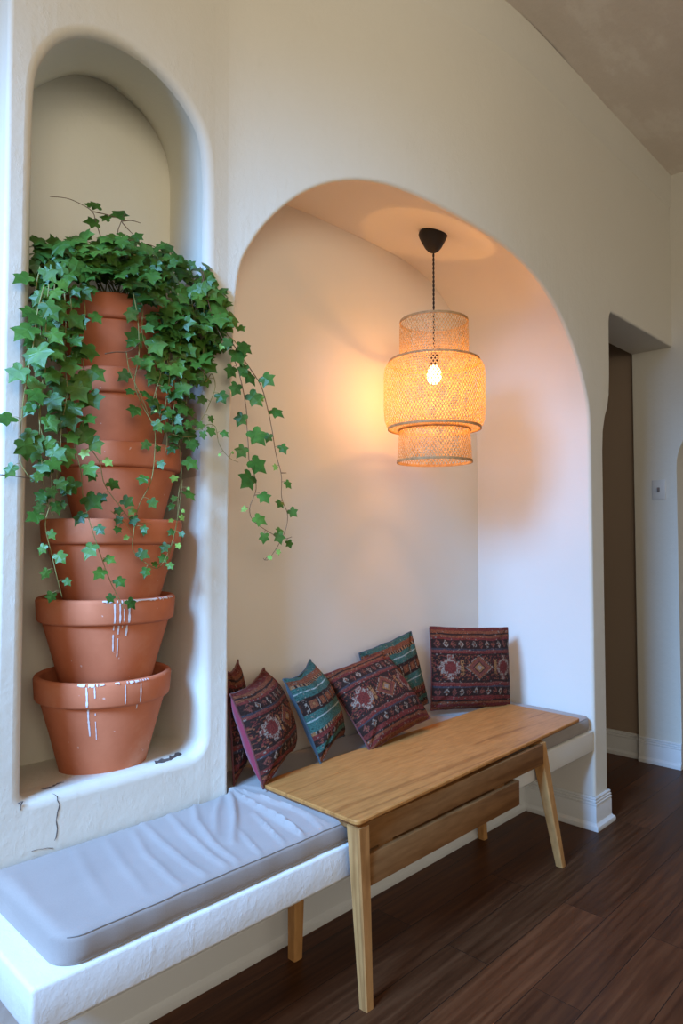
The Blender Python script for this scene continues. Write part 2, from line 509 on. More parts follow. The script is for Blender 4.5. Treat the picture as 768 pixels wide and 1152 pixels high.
# back side of the lintel over the corridor
rows_faces([[Vector((HX + .1, YH, 2.418)), Vector((HX + .1, YH, 3.0))], [Vector((XW + .05, YH, 2.418)), Vector((XW + .05, YH, 3.0))]])
wall = mesh_obj('wall_back', V, F, [M['wall'], M['crack']])
fix_normals(wall)
struct(wall)

# cracks and a chip in the plaster, on the sill under the plant pots
def ribbon_on(ptsf, widths):
    """thin flat strip through 3D points with given normal (0,-1,0)-ish"""
    VV = []; FF = []
    for i, (p, wd) in enumerate(zip(ptsf, widths)):
        t = (ptsf[min(i + 1, len(ptsf) - 1)] - ptsf[max(i - 1, 0)]).normalized()
        nrm = Vector((-.1, -.75, .65)); s = t.cross(nrm).normalized()
        VV += [p + s * wd / 2, p - s * wd / 2]
    for i in range(len(ptsf) - 1): FF.append((2 * i, 2 * i + 1, 2 * i + 3, 2 * i + 2))
    return VV, FF

# seating nook: soffit, right side, back wall lofted from the front outline to the back outline
back = []
n = len(arch_top)
bo = [(1.318, 0.0), (1.318, 1.4), (1.318, 2.1), (1.33, 2.25), (1.38, 2.40), (1.47, 2.52), (1.60, 2.585), (1.75, 2.60), (2.0, 2.60), (2.25, 2.60), (2.45, 2.595),
      (2.60, 2.565), (2.74, 2.50), (2.86, 2.40), (2.95, 2.28), (3.005, 2.15), (XR, 2.0), (XR, 1.7), (XR, 1.3), (XR, 0.0)]
bo = [(1.318, 0.0)] + resample2(smooth_poly(bo, 1)[1:-1], .03) + [(XR, 0.0)]
def param(P):
    L = [0.0]
    for a_, b_ in zip(P, P[1:]): L.append(L[-1] + math.hypot(b_[0] - a_[0], b_[1] - a_[1]))
    return L
# match by direction from a centre so both outlines correspond
cxz = (2.2, 1.5)
def ang(p): return math.atan2(p[1] - cxz[1], p[0] - cxz[0])
def at_angle(P, a_):
    for p, q in zip(P, P[1:]):
        a0, a1 = ang(p), ang(q)
        if (a0 - a_) * (a1 - a_) <= 0 and abs(a0 - a1) > 1e-9 and abs(a0 - a1) < 1:
            t = (a_ - a0) / (a1 - a0); return (p[0] + (q[0] - p[0]) * t, p[1] + (q[1] - p[1]) * t)
    return None
def unwrap_at(P, p):
    if p[1] < 1.45: return (1.318 if p[0] < 2 else XR, p[1])
    r_ = at_angle(P, ang(p))
    return r_ or (p[0], p[1])
front = [(v.x, v.z) for v in fa[-1]]
bk = [unwrap_at(bo, p) for p in front]
rows = [list(fa[-1])]
NS = 14
for k in range(1, NS + 1):
    t = k / NS; row = []
    for fp, bp in zip(fa[-1], bk):
        ease = 1 - (1 - t) ** 2.2
        y = fp.y + (YN - fp.y) * t
        row.append(Vector((fp.x + (bp[0] - fp.x) * ease, y, fp.z + (bp[1] - fp.z) * ease)))
    rows.append(row)
V = []; F = []
rows_faces(rows)
b0 = len(V)
nb = len(bk)
V.extend([Vector((p[0], YN, p[1])) for p in bk]); F.append(tuple(range(b0, b0 + nb)))
nook = mesh_obj('wall_nook', V, F, M['nook'])
fix_normals(nook); auto_smooth(nook, 40); struct(nook)

# plant niche interior
YP = 2.165
def niche_back(p):
    return p
nb_px = [(54,69),(62,66),(85,73),(112,88),(142,108),(166,132),(183,159),(191,190),(195,225)]
B = [hit(u, v, 1, YP) for u, v in nb_px]
BL, BR, BZ = .70, 1.285, .612
Bx = [(BL, 1.5), (BL, 2.3), (BL + .01, 2.5), (BL + .05, 2.66)] + [(p.x, p.z) for p in B[2:]] + [(BR, 2.2), (BR, 1.5)]
back_top = mono(resample2(smooth_poly(Bx, 1), .03))
back_bot = [(BL, 1.5), (BL, BZ), (BR, BZ), (BR, 1.5)]
V = []; F = []
def loft_to(frow, P, c):
    def an(p): return math.atan2(p[1] - c[1], p[0] - c[0])
    out = []
    for fp in frow:
        a_ = an((fp.x, fp.z)); best = None
        for p, q in zip(P, P[1:]):
            a0, a1 = an(p), an(q)
            if abs(a0 - a1) < 1 and (a0 - a_) * (a1 - a_) <= 0 and abs(a0 - a1) > 1e-12:
                t = (a_ - a0) / (a1 - a0); best = (p[0] + (q[0] - p[0]) * t, p[1] + (q[1] - p[1]) * t); break
        if best is None:
            best = min(P, key=lambda p: math.hypot(p[0] - fp.x, p[1] - fp.z))
        out.append(best)
    return out
cc = (.96, 1.5)
bt = loft_to(ft[-1], back_top, cc); bb = loft_to(fb[-1], [(BL, 1.5), (BL, 1.2), (BL, .9), (BL, BZ), (.9, BZ), (1.1, BZ), (BR, BZ), (BR, .9), (BR, 1.2), (BR, 1.5)], cc)
def depth_rows(frow, brow, n=12):
    rows = []
    for k in range(n + 1):
        t = k / n
        rows.append([Vector((f_.x + (b_[0] - f_.x) * t, f_.y + (YP - f_.y) * t, f_.z + (b_[1] - f_.z) * t)) for f_, b_ in zip(frow, brow)])
    return rows
rows_faces(depth_rows(ft[-1], bt)); rows_faces(depth_rows(fb[-1], bb), True)
b0 = len(V); loop = bt + [p for p in reversed(bb)]
V.extend([Vector((p[0], YP, p[1])) for p in loop]); F.append(tuple(range(b0, b0 + len(loop))))
nichew = mesh_obj('wall_niche', V, F, M['niche']); fix_normals(nichew); auto_smooth(nichew, 40); struct(nichew)

# low ledge where the wall steps back under the ceiling
V = []; F = []
rows = []
for (dy, z) in ((0, 3.235), (-.012, 3.25), (-.014, ZC)):
    rows.append([Vector((x_, o_wall(x_) + dy * max(0, min(1, (x_ - 1.5) / .9)) + .0005, z)) for x_ in [1.2 + .1 * k for k in range(30)] + [XW]])
rows_faces(rows)
cor = mesh_obj('trim_1', V, F, M['wall']); fix_normals(cor); struct(cor)

# floor, ceiling
def slab(name, x0, y0, x1, y1, z0, z1, m):
    return struct(box(name, (x0, y0, z0), (x1, y1, z1), m))
slab('floor', -4, -4, 7, 6, -.1, 0, M['floor'])
V = []; F = []
nx, ny = 60, 40
for j in range(ny + 1):
    for i in range(nx + 1):
        x_ = -2.5 + 7.2 * i / nx; y_ = -2.5 + 4.6 * j / ny
        V.append(Vector((x_, y_, ZC + .010 * noise.noise(Vector((x_ * 1.7, y_ * 2.2, 0))) )))
for j in range(ny):
    for i in range(nx):
        a_ = j * (nx + 1) + i; F.append((a_, a_ + 1, a_ + nx + 2, a_ + nx + 1))
struct(mesh_obj('ceiling', V, F, M['ceil']))

# right wall with an arched doorway (opening y .45 .. 1.335)
V = []; F = []
ys = [-2.5, .45]
DY0, DY1, DZ, DR = .42, 1.345, 2.02, .30
prof = [(DY1, 0.0)]
def dz(y):
    d = min(y - DY0, DY1 - y)
    return DZ if d >= DR else DZ - DR + math.sqrt(max(0, DR * DR - (DR - d) ** 2))
yy = sorted(set([-2.5, DY0, DY1, 1.585] + [DY0 + DR * (1 - math.cos(a_ * PI / 24)) for a_ in range(13)] + [DY1 - DR * (1 - math.cos(a_ * PI / 24)) for a_ in range(13)]))
for y0, y1 in zip(yy, yy[1:]):
    ym = .5 * (y0 + y1)
    za = (dz(y0), dz(y1)) if DY0 < ym < DY1 else (0, 0)
    b0 = len(V); V += [Vector((XW, y0, za[0])), Vector((XW, y1, za[1])), Vector((XW, y1, ZC)), Vector((XW, y0, ZC))]; F.append((b0, b0 + 1, b0 + 2, b0 + 3))
    if DY0 < ym < DY1:
        b0 = len(V); V += [Vector((XW, y0, za[0])), Vector((XW, y1, za[1])), Vector((XW + .2, y1, za[1])), Vector((XW + .2, y0, za[0]))]; F.append((b0, b0 + 1, b0 + 2, b0 + 3))
for y_ in (DY0, DY1):
    b0 = len(V); V += [Vector((XW, y_, 0)), Vector((XW + .2, y_, 0)), Vector((XW + .2, y_, DZ - DR)), Vector((XW, y_, DZ - DR))]; F.append((b0, b0 + 1, b0 + 2, b0 + 3))
b0 = len(V); V += [Vector((XW, YH, 0)), Vector((XW + .03, YH, 0)), Vector((XW + .03, YH, 3)), Vector((XW, YH, 3))]; F.append((b0, b0 + 1, b0 + 2, b0 + 3))
wr = mesh_obj('wall_right', V, F, M['wall'], smooth=False); fix_normals(wr); struct(wr)
# corridor shell behind the pillar
slab('wall_corridor', XW + .03, YH, XW + .15, 4.4, 0, 3.0, M['corridor'])
slab('wall_corridor_end', 2.9, 4.4, XW + .15, 4.5, 0, 3.0, M['corridor'])
slab('wall_corridor_left', 3.07, YN + .02, 3.10, 4.4, 0, 3.0, M['corridor'])
slab('ceiling_corridor', 3.07, YH + .02, XW + .15, 4.5, 2.9, 3.0, M['corridor'])
slab('wall_beyond_arch', 5.2, -2, 5.3, 3, 0, 3.2, M['wall'])

# skirting boards: profile swept along a path (outward = right of travel)
PROF = [(0, .142), (.006, .142), (.009, .138), (.009, .133), (.006, .130), (.011, .127), (.011, .121), (.008, .118), (.013, .115), (.013, .108), (.010, .105),
        (.012, .100), (.012, .032), (.016, .026), (.024, .020), (.026, .010), (.024, 0), (0, 0)]
def skirting(name, path):
    V2 = []; F2 = []; n = len(path)
    for i, p in enumerate(path):
        p = Vector((p[0], p[1]))
        ns = []
        if i > 0:
            d = (p - Vector(path[i - 1])).normalized(); ns.append(Vector((d.y, -d.x)))
        if i < n - 1:
            d = (Vector(path[i + 1]) - p).normalized(); ns.append(Vector((d.y, -d.x)))
        nn = ns[0] if len(ns) == 1 else (ns[0] + ns[1]) / (1 + ns[0].dot(ns[1]))
        for (o_, z) in PROF: V2.append((p.x + nn.x * o_, p.y + nn.y * o_, z))
    k = len(PROF)
    for i in range(n - 1):
        for j in range(k - 1): F2.append((i * k + j, i * k + j + 1, (i + 1) * k + j + 1, (i + 1) * k + j))
    F2.append(tuple(range(k))); F2.append(tuple((n - 1) * k + j for j in range(k - 1, -1, -1)))
    o = mesh_obj(name, V2, F2, M['trim']); fix_normals(o); auto_smooth(o, 25); return struct(o)
skirting('baseboard_right', [(XW, 1.58), (XW, DY1)])
skirting('baseboard_corridor', [(XW + .03, 4.3), (XW + .03, 1.59)])
skirting('baseboard_back', [(.64, YK), (XR, YK), (XR, YA), (HX, YA), (HX, YH)])

# ------------------------------------------------------------------ built-in bench
BX0, BTOP, BLOW = .548, .440, .345
bench = thing('built_in_bench', 'white plastered built-in bench with an overhanging ledge, running into the arched nook', 'bench', (1.8, 1.5, 0))
bm = bmesh.new()
box_bm(bm, (BX0, YA, BLOW), (XR + .001, YB - .001, BTOP), 0)
bmesh.ops.subdivide_edges(bm, edges=bm.edges, cuts=0)
o = bm_obj('ledge', bm, M['white']); 
md = o.modifiers.new('bevel', 'BEVEL'); md.width = .009; md.segments = 3
for p in o.data.polygons: p.use_smooth = True
o.parent = bench; o.matrix_parent_inverse = bench.matrix_world.inverted()
def setp(o, par):
    o.parent = par; o.matrix_parent_inverse = Matrix.Translation(-par.location); return o
setp(o, bench)
o = box('ledge', (1.322, YB - .001, BLOW), (XR + .001, YN - .001, BTOP), M['white']); setp(o, bench)
o = box('kick_panel', (BX0 + .03, YK, 0), (XR - .001, YK + .06, BLOW), M['white']); setp(o, bench)

# ------------------------------------------------------------------ seat cushion
CX0, CX1, CF, CZ0, CZ1 = .606, 3.018, 1.362, .4415, .506
RC = .055
def wr_seg(pxs, amp, wd):
    P = [hit(u, v, 2, .508) for u, v in pxs]
    return ([(p.x, p.y) for p in P], amp, wd)
wrinkles = [
    wr_seg([(257,889),(262,905),(264,925),(262,948)], .011, .009),
    wr_seg([(250,893),(243,915),(243,940)], .006, .010),
    wr_seg([(259,889),(285,905),(312,922),(340,938)], .009, .008),
    wr_seg([(262,887),(300,900),(335,912),(366,926)], .008, .008),
    wr_seg([(275,884),(315,892),(350,904),(378,920)], .006, .008),
    wr_seg([(290,884),(330,890),(365,905),(388,918)], .006, .007),
    wr_seg([(300,912),(325,930),(350,944)], .006, .006),
    wr_seg([(285,915),(305,935),(325,952)], .006, .006),
    wr_seg([(218,902),(222,925),(240,950),(272,972)], .007, .009),
    wr_seg([(190,915),(210,940),(240,965),(262,978)], .006, .010),
    wr_seg([(160,925),(182,948),(215,975),(243,990)], .005, .009),
    wr_seg([(150,935),(165,962),(195,990),(215,1002)], .004, .009),
    wr_seg([(345,918),(362,930),(375,940)], .005, .006),
    wr_seg([(270,935),(285,952),(300,965)], .005, .006),
    wr_seg([(120,945),(140,975),(165,1005)], .0025, .012),
    wr_seg([(85,955),(100,985),(120,1015)], .002, .014),
    wr_seg([(15,985),(35,1020),(60,1050)], .002, .016),
]
def seg_dist(px, py, a_, b_):
    dx, dy = b_[0] - a_[0], b_[1] - a_[1]; L = dx * dx + dy * dy
    t = max(0, min(1, ((px - a_[0]) * dx + (py - a_[1]) * dy) / L))
    return math.hypot(px - a_[0] - dx * t, py - a_[1] - dy * t), t
def wrinkle(x_, y_):
    h = 0
    for P, amp, wd in wrinkles:
        best = 9; tt = 0
        for i, (a_, b_) in enumerate(zip(P, P[1:])):
            d, t = seg_dist(x_, y_, a_, b_)
            if d < best: best = d; tt = (i + t) / (len(P) - 1)
        amp = amp * 1.45
        if best < wd * 3:
            fade = .35 + .65 * math.sin(PI * min(1, max(0, tt * .9 + .08)))
            h += amp * fade * (math.exp(-(best / wd) ** 2) )
    return h
def cback(x_): return YB - .006 if x_ < 1.30 else (YB - .006 + (YN - .008 - YB + .006) * min(1, (x_ - 1.322) / .02) if x_ > 1.322 else YB - .006)
xsl = []
for d in (0, .0015, .004, .008, .013, .02, .028, .038, .05, .06): xsl.append(CX0 + d)
x_ = CX0 + .07
while x_ < 1.75: xsl.append(x_); x_ += .008
while x_ < CX1 - .06: xsl.append(x_); x_ += .02
for d in (.05, .038, .028, .02, .013, .008, .004, .0015, 0): xsl.append(CX1 - d)
REG = .026
def edge_h(d): 
    if d >= REG: return 1.0
    return math.sqrt(max(0, 1 - (1 - d / REG) ** 2))
V = []; F = []
dl = [0, .0012, .004, .008, .013, .019, .026]
NYM = 56
seam_pts = []
for x_ in xsl:
    df = x_ - CX0; yf = CF + (RC - math.sqrt(max(0, RC * RC - (RC - df) ** 2)) if df < RC else 0)
    dr = CX1 - x_; yf += (.03 - math.sqrt(max(0, .0009 - (.03 - dr) ** 2)) if dr < .03 else 0)
    yb = cback(x_)
    wob = .0025 * noise.noise(Vector((x_ * 14, 0, 3)))
    yf += wob
    ysl = [yf + d for d in dl] + [yf + .026 + (yb - .02 - yf - .026) * k / NYM for k in range(1, NYM + 1)] + [yb - .014, yb - .008, yb - .003, yb]
    row = [(yf + .006, CZ0), (yf + .001, CZ0 + .006), (yf - .0015, CZ0 + .018)]
    pts = [Vector((x_, a_, z_)) for a_, z_ in row]
    for y_ in ysl:
        d = min(y_ - yf, yb - y_, max(0, x_ - CX0), max(0, CX1 - x_))
        top = CZ1 - .018
        mid = .003 * math.sin(PI * min(1, max(0, (y_ - yf) / (yb - yf))))
        wz = 0
        if x_ < 1.6: 
            fe = min(1, max(0, (y_ - yf) / .03)); wz = wrinkle(x_, y_) * (.35 + .65 * fe)
        wz += .0018 * noise.noise(Vector((x_ * 9, y_ * 11, 0)))
        if x_ > 1.45: wz = min(wz, .001)
        z_ = top + .018 * edge_h(d) + mid * edge_h(d) + wz * edge_h(d * .8)
        if abs(d - .004) < 1e-6 and y_ - yf < .005: seam_pts.append(Vector((x_, y_ - .0004, z_ + .0006)))
        pts.append(Vector((x_, y_, z_)))
    pts.append(Vector((x_, yb, CZ0)))
    V.extend(pts); kk = len(pts)
nrow = len(xsl)
for i in range(nrow - 1):
    for j in range(kk - 1): F.append((i * kk + j, (i + 1) * kk + j, (i + 1) * kk + j + 1, i * kk + j + 1))
    F.append((i * kk + kk - 1, (i + 1) * kk + kk - 1, (i + 1) * kk, i * kk))
F.append(tuple(range(kk))); F.append(tuple((nrow - 1) * kk + j for j in range(kk - 1, -1, -1)))
cush = mesh_obj('seat_cushion', V, F, M['seat']); fix_normals(cush)
auto_smooth(cush, 65)
tag(cush, 'long taupe bench cushion with creased fabric lying on the white built-in bench', 'cushion')
# stitched seam near the front top edge
sp = [p for p in seam_pts if CX0 + .014 < p.x < CX1 - .03]
VV, FF = sweep(sp, .0011, 5)
o = mesh_obj('stitched_seam', VV, FF, M['seam'], cush); o['label'] = 'darker stitched seam along the top edge'

# ------------------------------------------------------------------ table
TZ = .533
T = thing('coffee_table', 'long honey oak table with splayed tapering legs in front of the bench', 'table', (2.1, 1.5, 0))
def round_rect(x0, y0, x1, y1, r, n=6):
    P = []
    for cx, cy, a0 in ((x1 - r, y0 + r, -PI / 2), (x1 - r, y1 - r, 0), (x0 + r, y1 - r, PI / 2), (x0 + r, y0 + r, PI)):
        for k in range(n + 1):
            a_ = a0 + PI / 2 * k / n; P.append((cx + r * math.cos(a_), cy + r * math.sin(a_)))
    return P
c0 = hit(402, 925, 2, TZ); c1 = hit(290, 880, 2, TZ); c2 = hit(562, 789.5, 2, TZ); c3 = hit(653, 808, 2, TZ)
# tabletop polygon, built in place with rounded corners and a chamfered underside
def lerp(a_, b_, t): return a_ + (b_ - a_) * t
tx0, tx1 = .5 * (c0.x + c1.x), .5 * (c2.x + c3.x); ty0, ty1 = .5 * (c0.y + c3.y), .5 * (c1.y + c2.y)
quad = [Vector((c0.x, c0.y)), Vector((c3.x, c3.y)), Vector((c2.x, c2.y)), Vector((c1.x, c1.y))]
def round_quad(Q, r, n=6):
    P = []
    m_ = len(Q)
    for i in range(m_):
        p, a_, b_ = Q[i], Q[i - 1], Q[(i + 1) % m_]
        da = (a_ - p).normalized(); db = (b_ - p).normalized()
        for k in range(n + 1):
            t = k / n
            s = p + da * r; e = p + db * r
            P.append((1 - t) ** 2 * s + 2 * t * (1 - t) * p + t * t * e)
    return P
RQ = round_quad(quad, .022)
cen = sum(RQ, Vector((0, 0))) / len(RQ)
def inset(P, d):
    out = []
    n = len(P)
    for i in range(n):
        t = (P[(i + 1) % n] - P[i - 1]).normalized(); out.append(P[i] + Vector((-t.y, t.x)) * d)
    return out
layers = [(inset(RQ, .022), TZ - .027), (inset(RQ, .004), TZ - .014), (inset(RQ, 0), TZ - .010), (inset(RQ, 0), TZ - .003), (inset(RQ, .0025), TZ)]
V = []; F = []
n = len(RQ)
for P, z in layers: V += [Vector((p.x, p.y, z)) for p in P]
for i in range(len(layers) - 1):
    for k in range(n): F.append((i * n + k, i * n + (k + 1) % n, (i + 1) * n + (k + 1) % n, (i + 1) * n + k))
F.append(tuple(range(n - 1, -1, -1))); F.append(tuple((len(layers) - 1) * n + k for k in range(n)))
o = mesh_obj('tabletop', V, F, M['oak']); fix_normals(o); auto_smooth(o, 30); setp(o, T)
def leg(top, bot, st, sb):
    V = []; 
    for k in range(9):
        t = k / 8; c_ = Vector(bot).lerp(Vector(top), t); s = (sb + (st - sb) * t) / 2
        b_ = .18 * s
        for dx, dy in ((-s + b_, -s), (s - b_, -s), (s, -s + b_), (s, s - b_), (s - b_, s), (-s + b_, s), (-s, s - b_), (-s, -s + b_)):
            V.append((c_.x + dx, c_.y + dy, c_.z))
    F = []
    for k in range(8):
        for j in range(8): F.append((k * 8 + j, k * 8 + (j + 1) % 8, (k + 1) * 8 + (j + 1) % 8, (k + 1) * 8 + j))
    F.append(tuple(range(7, -1, -1))); F.append(tuple(64 + j for j in range(8)))
    o = mesh_obj('leg', V, F, M['oakleg'], smooth=False); fix_normals(o); setp(o, T)
LZ = TZ - .024
leg((1.415, 1.310, LZ), (1.447, 1.308, 0), .048, .030)
leg((2.475, 1.335, LZ), (2.600, 1.306, 0), .050, .030)
leg((1.475, 1.625, LZ), (1.462, 1.620, 0), .048, .034)
leg((2.520, 1.660, LZ), (2.600, 1.665, 0), .048, .030)
setp(box('apron', (1.438, 1.302, .432), (2.462, 1.322, LZ), M['oakrail'], bevel=.002), T)
setp(box('apron', (1.405, 1.335, LZ - .014), (1.425, 1.60, LZ + .001), M['oakrail'], bevel=.002), T)
setp(box('lower_rail', (1.440, 1.292, .336), (2.262, 1.322, .424), M['oakrail'], bevel=.003), T)
setp(box('rail_block', (1.50, 1.306, .420), (1.56, 1.320, .434), M['oakrail']), T)
setp(box('rail_block', (2.12, 1.306, .420), (2.18, 1.320, .434), M['oakrail']), T)

# ------------------------------------------------------------------ pillows
def smoothn(x_, y_, s, seed): return noise.noise(Vector((x_ * s, y_ * s, seed)))
RED = (.150, .026, .020); DRK = (.032, .014, .010); RUST = (.20, .062, .028); CRM = (.26, .20, .155); PNK = (.17, .048, .034); TEA = (.045, .115, .095); BLU = (.05, .042, .05); OCH = (.28, .13, .05); WHT = (.32, .36, .33)
def cellrnd(i, j, s): return random.Random(i * 7919 + j * 104729 + s * 31).random()
def kilim(u, v, style, seed):
    """u, v in -1..1; rug-like bands with stepped motifs"""
    vv = v + .012 * smoothn(u, v, 4, seed); uu = u
    q = 46
    cu = round(uu * q) / q; cv = round(vv * q) / q
    ci, cj = round(uu * q), round(vv * q)
    rnd = cellrnd(ci, cj, seed)
    if style == 'teal':
        bands = [(-1, RUST), (-.86, DRK), (-.78, TEA), (-.66, 'm1'), (-.52, RED), (-.42, 'dash'), (-.34, TEA), (-.12, 'w'), (-.09, TEA), (0.06, DRK), (.10, 'blk'), (.36, DRK), (.42, TEA), (.56, 'w'), (.585, TEA), (.70, 'dash'), (.78, RUST), (.90, TEA)]
    else:
        bands = [(-1, RUST), (-.93, RED), (-.86, RUST), (-.80, DRK), (-.76, RED), (-.66, 'm1'), (-.46, BLU), (-.42, RED), (-.36, PNK), (-.33, DRK), (-.27, 'ctr'), (.33, DRK), (.37, RED), (.41, PNK), (.45, BLU), (.49, 'm1'), (.70, RED), (.76, RUST), (.82, DRK), (.86, RUST), (.93, RED)]
    k = bands[0][1]; lo = -1; hi = 1
    for i, (b_, c_) in enumerate(bands):
        if vv >= b_: k = c_; lo = b_; hi = bands[i + 1][0] if i + 1 < len(bands) else 1
    t = (vv - lo) / (hi - lo)
    if k == 'w': c = WHT
    elif k == 'dash': c = DRK if (math.floor(uu * 22) % 2) else (OCH if rnd > .3 else CRM)
    elif k == 'blk':
        s = (uu * 3.2) % 1; c = DRK
        if .18 < s < .82 and .15 < t < .85: c = RUST
        if .42 < s < .58 and .38 < t < .62: c = OCH
        if abs(s - .5) > .42 and rnd > .5: c = CRM
    elif k == 'm1':
        s = (uu * 6.0) % 1; c = DRK; d = abs(s - .5) + abs(t - .5) * .8
        if .18 < d < .40 and rnd > .35: c = CRM if int(uu * 6 + 60) % 2 else PNK
        elif d < .12: c = RUST
    elif k == 'ctr':
        tt = (t - .5) * 2; c = RUST if rnd > .86 else (RED if rnd > .7 else DRK)
        d = abs(uu) / .34 + abs(tt)
        if d < .95: c = RUST
        if d < .78: c = PNK
        if d < .52: c = DRK
        if d < .42: c = OCH
        if d < .22: c = CRM
        if .95 <= d < 1.05 and rnd > .4: c = CRM
        for cx in (-.68, .68):
            dx = abs(uu - cx); e = max(dx / .24, abs(tt)) + .5 * min(dx / .24, abs(tt))
            st = math.floor(dx * 16) / 16 / .26 + math.floor(abs(tt) * 6) / 6
            if st < .85: c = CRM if (rnd > .45) else PNK
            if st < .45: c = RED
        if abs(abs(uu) - .42) < .035 and abs(tt) < .6 and rnd > .3: c = OCH
    else:
        c = k
        if rnd > .93: c = tuple(x_ * .5 for x_ in c)
        if rnd < .03: c = CRM
    n_ = .85 + .3 * rnd
    return tuple(min(1, x_ * n_) for x_ in c)
def rotm(th, la, ro):
    return Matrix.Rotation(th, 4, 'Z') @ Matrix.Rotation(-la, 4, 'X') @ Matrix.Rotation(ro, 4, 'Y')
def pillow(label, c, th, la, ro, wd, ht, thick, style, seed, backm, pinch=.07, dents=(), bk_=.45):
    n = 150
    t = thing('kilim_pillow', label, 'pillow', c, 'patterned pillows along the bench')
    t.rotation_euler = rotm(th, la, ro).to_euler()
    for side, nm, nn in ((-1, 'patterned_front', n), (1, 'plain_back', 40)):
        V = []; F = []; cols = []
        for j in range(nn + 1):
            v = -1 + 2 * j / nn
            for i in range(nn + 1):
                u = -1 + 2 * i / nn
                # ease sampling toward the borders
                uu = math.sin(u * PI / 2) * .35 + u * .65; vv = math.sin(v * PI / 2) * .35 + v * .65
                px_ = wd / 2 * uu * (1 - pinch * (1 - vv * vv)); pz = ht / 2 * vv * (1 - pinch * (1 - uu * uu))
                prof = ((1 - uu ** 4) * (1 - vv ** 4))
                h = thick / 2 * (max(0, prof) ** .5) * (.72 + .28 * (1 - uu * uu) * (1 - vv * vv))
                edge = min(1 - abs(uu), 1 - abs(vv))
                crease = 0
                cr = min(1, edge * 4)
                h += .004 * cr * smoothn(uu, vv, 2.3, seed + side)
                # soft folds that run in from the corners
                h -= .010 * math.exp(-((abs(uu) - abs(vv)) / .10) ** 2) * math.exp(-((max(abs(uu), abs(vv)) - .8) / .18) ** 2)
                for (du, dv, dr, da) in dents:
                    h -= da * math.exp(-((uu - du) ** 2 + (vv - dv) ** 2) / dr ** 2)
                h = max(h, 0) * (1.3 if side < 0 else bk_)
                wob = .003 * smoothn(uu, vv, 3, seed + 9)
                V.append(Vector((px_ + wob, side * (h + (.0 if edge > .001 else 0)), pz + wob)))
                if side < 0: cols.append(tuple(x_ * .78 for x_ in kilim(uu, vv, style, seed)))
        for j in range(nn):
            for i in range(nn):
                a_ = j * (nn + 1) + i; q = (a_, a_ + 1, a_ + nn + 2, a_ + nn + 1); F.append(q if side < 0 else q[::-1])
        o = mesh_obj(nm, V, F, M['kilim'] if side < 0 else backm, t)
        if side < 0:
            ca = o.data.color_attributes.new('kilim', 'FLOAT_COLOR', 'POINT')
            ca.data.foreach_set('color', [x_ for c_ in cols for x_ in (*c_, 1)])
    # corded edge
    P = []
    for s in range(4):
        for k in range(30):
            a_ = -1 + 2 * k / 30
            u, v = ((a_, -1), (1, a_), (-a_, 1), (-1, -a_))[s]
            u = math.sin(u * PI / 2) * .35 + u * .65; v = math.sin(v * PI / 2) * .35 + v * .65
            wob = .003 * smoothn(u, v, 3, seed + 9)
            P.append(Vector((wd / 2 * u * (1 - pinch * (1 - v * v)) + wob, 0, ht / 2 * v * (1 - pinch * (1 - u * u)) + wob)))
    P.append(P[0].copy())
    VV, FF = sweep(P, .0032, 6, cap=False)
    o = mesh_obj('piping', VV, FF, M['darkback'] if style == 'red' else M['blueback'], t)
    return t
pillow('upright dark red pillow with a central diamond, leaning in the right corner of the nook', (2.700, 1.790, .708), -.469, .12, .049, .41, .37, .13, 'red', 3, M['darkback'], .03)
pillow('green and rust striped pillow leaning on the wall behind the big tilted red pillow', (2.271, 1.885, .704), -.03, .17, -.165, .345, .325, .08, 'teal', 5, M['blueback'], .03)
pillow('large dark red patterned pillow tilted back at the middle of the bench', (2.045, 1.790, .680), -.135, .70, -.20, .365, .335, .12, 'red', 8, M['darkback'], .05)
pillow('small green striped pillow with a blue back, slumped between two red pillows', (1.730, 1.812, .686), .40, .42, -.11, .26, .315, .12, 'teal', 12, M['blueback'], .15, ((0, .95, .3, .02),), .7)
pillow('dark red patterned pillow showing its magenta back, beside the left edge of the nook', (1.480, 1.800, .682), .52, .34, -.08, .32, .31, .14, 'red', 16, M['magenta'], .12, (), .85)
pillow('dark red pillow mostly hidden behind the wall edge at the far left of the nook', (1.412, 1.862, .695), .70, .06, -.05, .17, .37, .07, 'red', 21, M['darkback'], .10)

# ------------------------------------------------------------------ pendant lamp
LX, LY = 2.255, 1.66
lamp = thing('pendant_lamp', 'three-tier woven bamboo pendant lamp, lit, hanging from a black cone in the arched nook', 'lamp', (LX, LY, 2.575))
V, F = lathe([(0, .0), (.050, .0), (.058, -.004), (.061, -.012), (.058, -.024), (.048, -.045), (.034, -.070), (.022, -.084), (.012, -.090), (.006, -.092), (0, -.092)], 48)
o = mesh_obj('canopy', V, F, M['black'], lamp); fix_normals(o); o['label'] = 'black cone-shaped ceiling cap'
ztop = 2.232 - 2.575
P1 = []; P2 = []
for k in range(140):
    z = -.09 - (2.575 - .09 - 2.045) * k / 139.0; a_ = k * .55
    P1.append(Vector((.0022 * math.cos(a_), .0022 * math.sin(a_), z))); P2.append(Vector((-.0022 * math.cos(a_), -.0022 * math.sin(a_), z)))
VV, FF = sweep(P1, .0024, 6); V2, F2 = sweep(P2, .0024, 6)
mesh_obj('cord', VV + V2, FF + [tuple(i + len(VV) for i in f) for f in F2], M['cord'], lamp)
V, F = lathe([(0, .0), (.014, 0), (.019, -.006), (.019, -.045), (.016, -.05), (0, -.05)], 24, (0, 0, 2.062 - 2.575)); 
fix_normals(mesh_obj('bulb_socket', V, F, M['black'], lamp))
bz = 1.972 - 2.575
